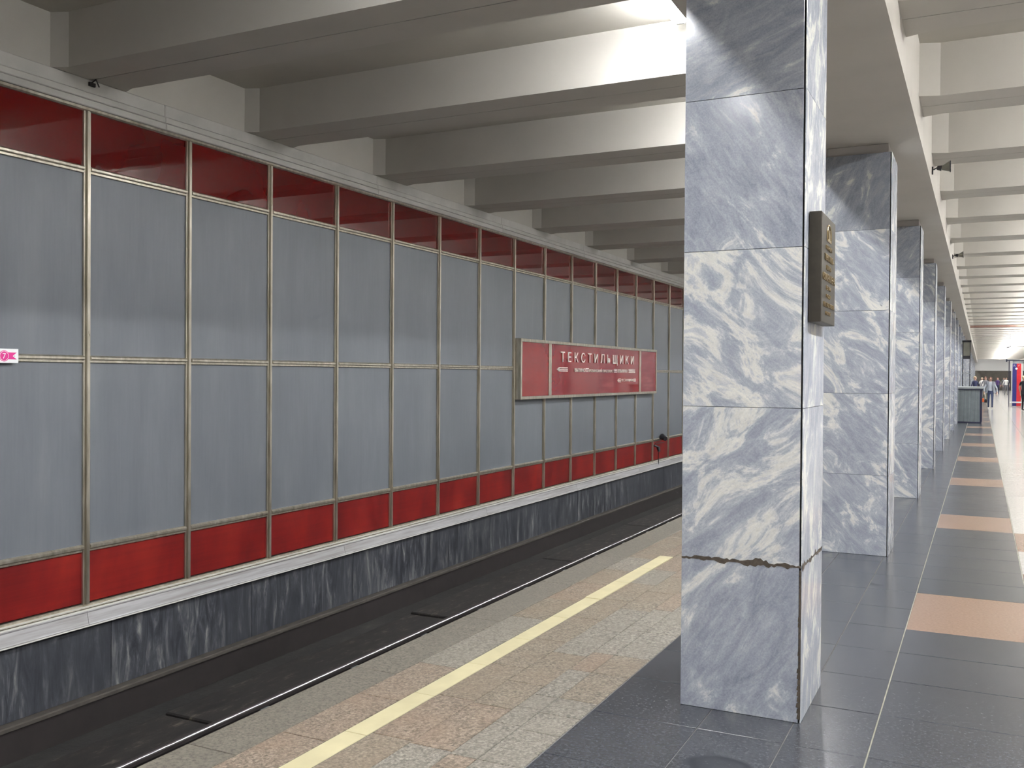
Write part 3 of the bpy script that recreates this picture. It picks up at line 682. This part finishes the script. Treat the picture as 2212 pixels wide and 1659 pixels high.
# =================================================================== PEOPLE
def person(loc, rz, lab, mats, h=1.65, stride=.12, arms=((.10,.05),(-.08,.05)), hair=None, female=True, sleeves=True, lean=0.):
    """mats: top, trousers, shoes; arms: (forward swing, outward) per side (+x side first)"""
    t = empty('person', loc, rz); tag(t, lab, 'person', None); s = h/1.70
    V = []; E_ = []; Rr = []
    def add(p, r, par=None):
        V.append(Vector(p)*s); Rr.append(r*s if isinstance(r, float) else (r[0]*s, r[1]*s))
        if par is not None: E_.append((par, len(V)-1))
        return len(V)-1
    wd = .155 if female else .175
    pel = add((0,0,.93), (.155,.11))
    wst = add((0,.0,1.08), (.125,.09), pel); ch = add((0,-.01,1.26), (.155,.105), wst); up = add((0,0,1.39), (.10,.075), ch)
    nk = add((0,.005,1.47), .05, up); hd0 = add((0,-.01,1.54), (.062,.072), nk); hd1 = add((0,-.008,1.61), (.072,.088), hd0); add((0,-.002,1.67), (.05,.06), hd1)
    add((0,-.105,1.575), .014, hd1)
    for sd, st in ((1, stride), (-1, -stride)):
        hp = add((sd*.085,0,.86), .088, pel); kn = add((sd*.09,-.03-st*.6,.49), .056, hp); ak = add((sd*.09,.03-st,.10), .042, kn)
        hl_ = add((sd*.09,.045-st,.045), .035, ak); add((sd*.10,-.13-st,.03), .03, hl_)
        sw, ow = arms[0 if sd > 0 else 1]
        sh = add((sd*wd,0,1.37), .052, up); el = add((sd*(wd+.05+ow),.02-sw*.4,1.10), .036, sh); wr_ = add((sd*(wd+.06+ow),-.04-sw,.87), .024, el)
        pm = add((sd*(wd+.06+ow),-.05-sw,.80), (.018,.034), wr_)
        for fi in range(4):
            a = add((sd*(wd+.06+ow), -.08-sw+.02*fi, .755-(.004,.0,.0,.008)[fi]), .008, pm); add((sd*(wd+.05+ow), -.085-sw+.02*fi, .715+(.006,0,.002,.012)[fi]), .007, a)
        a = add((sd*(wd+.045+ow), -.095-sw, .80), .010, pm); add((sd*(wd+.035+ow), -.105-sw, .765), .008, a)
    me = D.meshes.new('body'); me.from_pydata([tuple(v) for v in V], E_, [])
    o = D.objects.new('body', me); COL.objects.link(o)
    md = o.modifiers.new('skin', 'SKIN'); md.use_smooth_shade = True
    for i, sv in enumerate(me.skin_vertices[0].data):
        r = Rr[i]; sv.radius = (r, r) if isinstance(r, float) else r; sv.use_root = i == 0
    sub = o.modifiers.new('sub', 'SUBSURF'); sub.levels = sub.render_levels = 2
    bpy.context.view_layer.update()
    nm = D.meshes.new_from_object(o.evaluated_get(bpy.context.evaluated_depsgraph_get())); D.objects.remove(o)
    nm.materials.clear()
    for x in ('skin',)+tuple(mats): nm.materials.append(MT[x])
    for p in nm.polygons:
        c = p.center/s; ax = abs(c.x)
        if c.z < .075: i = 3
        elif c.z > 1.455 or (ax > wd+.012 and c.z < (.92 if sleeves else 1.22) and ax > .13) : i = 0
        elif ax > wd-.005 and c.z > .8 and c.z < 1.42: i = 1
        elif c.z < .96: i = 2
        else: i = 1
        p.material_index = i; p.use_smooth = True
    nm.name = 'body'; link('body', nm, t)
    if hair:
        bm = bmesh.new(); bmesh.ops.create_icosphere(bm, subdivisions=3, radius=1)
        for v in bm.verts:
            x, y_, z = v.co; low = 1.0 if (y_ > -.1 and female) else .8
            v.co = Vector((x*.088, y_*.105+.02, 1.625+z*(.088 if z > 0 else .12*low)))*s
        bmesh.ops.delete(bm, geom=[v for v in bm.verts if v.co.y < -.045*s and v.co.z < 1.66*s], context='VERTS')
        hm = D.meshes.new('hair'); bm.to_mesh(hm); bm.free(); hm.materials.append(MT[hair])
        for p in hm.polygons: p.use_smooth = True
        link('hair', hm, t)
        g = G()
        for sx_ in (-.027,.027): g.tube((sx_*s,-.078*s,1.60*s),(sx_*s,-.090*s,1.60*s),.009*s,n=8)
        link('eyes', g.mesh('eyes', ['hair_dark']), t)
        g = G(); g.box(-.022*s,.022*s,-.092*s,-.080*s,1.535*s,1.545*s); link('mouth', g.mesh('mouth', ['pink_cloth']), t)
        g = G()
        for sx_ in (-1,1): g.tube((sx_*.066*s,.0,1.59*s),(sx_*.084*s,.01*s,1.59*s),.018*s,.022*s,8)
        link('ears', g.mesh('ears', ['skin']), t)
    return t
pw = person((.43,54.9,0), 0, 'woman in an open grey cardigan and dark jeans walking towards the camera beside the counter', ('pale_shirt','denim','shoe_pale'), 1.64, .10, ((.04,.10),(.02,.09)), 'hair_brown')
# open cardigan hanging over the shirt
g = G()
for sd in (-1, 1):
    prof = [(.05,-.128,1.42),(.19,-.10,1.40),(.235,-.02,1.33),(.225,.08,1.0),(.26,.02,.82),(.20,-.12,.80),(.135,-.15,.84),(.10,-.155,1.15)]
    n_ = len(prof)
    outer = [(sd*a, b, c_) for a, b, c_ in prof]; inner = [(sd*a*.9, b*.9, c_) for a, b, c_ in prof]
    b0 = len(g.v); g.v += outer+inner
    for i in range(n_-1):
        g.f.append((b0+i, b0+i+1, b0+n_+i+1, b0+n_+i)); g.mi.append(0)
    g.f.append(tuple(b0+i for i in (0,1,2,3,7))); g.mi.append(0); g.f.append(tuple(b0+i for i in (3,4,5,6,7))); g.mi.append(0)
link('cardigan', g.mesh('cardigan', ['grey_knit']), pw)
hb = empty('handbag', (.43-.28, 54.84, .33)); tag(hb, 'orange-red handbag hanging from the walking woman\'s hand', 'bag')
link('bag_body', G().bev(-.15,.0,-.06,.06,.0,.20,.03).mesh('bag_body', ['orange_leather']), hb)
link('side_panel', G().bev(0,.13,-.05,.05,-.02,.16,.03).mesh('side_panel', ['black_metal']), hb)
link('handle', G().tube((-.10,0,.19),(-.02,-.01,.41),.008,n=6).tube((-.02,-.01,.41),(.06,0,.15),.008,n=6).mesh('handle', ['black_metal']), hb)
person((1.90,53.1,0), 2.6, 'person in black clothing standing in front of the red poster', ('black_cloth','black_cloth','shoe_dark'), 1.70, .05, ((.12,.04),(.0,.04)), 'hair_blond', False, False)
person((-.33,64,0), .6, 'person in a dark jacket with blond hair standing behind the counter', ('navy_cloth','black_cloth','shoe_dark'), 1.68, .03, ((.10,.05),(.02,.03)), 'hair_blond')
person((.06,92,0), .2, 'person in a white top with light hair walking behind the counter', ('white_cloth','grey_cloth','shoe_dark'), 1.62, .12, hair='hair_blond')
person((.26,72,0), 0, 'person in grey walking just behind the woman in the cardigan', ('grey_cloth','olive_cloth','shoe_dark'), 1.68, .12, hair='hair_brown')
person((1.42,104,0), .4, 'distant person in purple clothing right of the walking woman', ('purple_cloth','navy_cloth','shoe_dark'), 1.62, .08, hair='hair_brown')
person((2.25,118,0), 0, 'distant person in grey striding near the end wall', ('grey_cloth','grey_cloth','shoe_dark'), 1.66, .2, hair='hair_dark', female=False)
person((2.15,103,0), .3, 'distant person in a white shirt left of the notice stand', ('white_cloth','grey_cloth','shoe_dark'), 1.66, .1, hair='hair_dark', female=False)
person((1.75,124,0), 0, 'distant person in olive clothes by the end wall', ('olive_cloth','grey_cloth','shoe_dark'), 1.64, .14, hair='hair_brown')
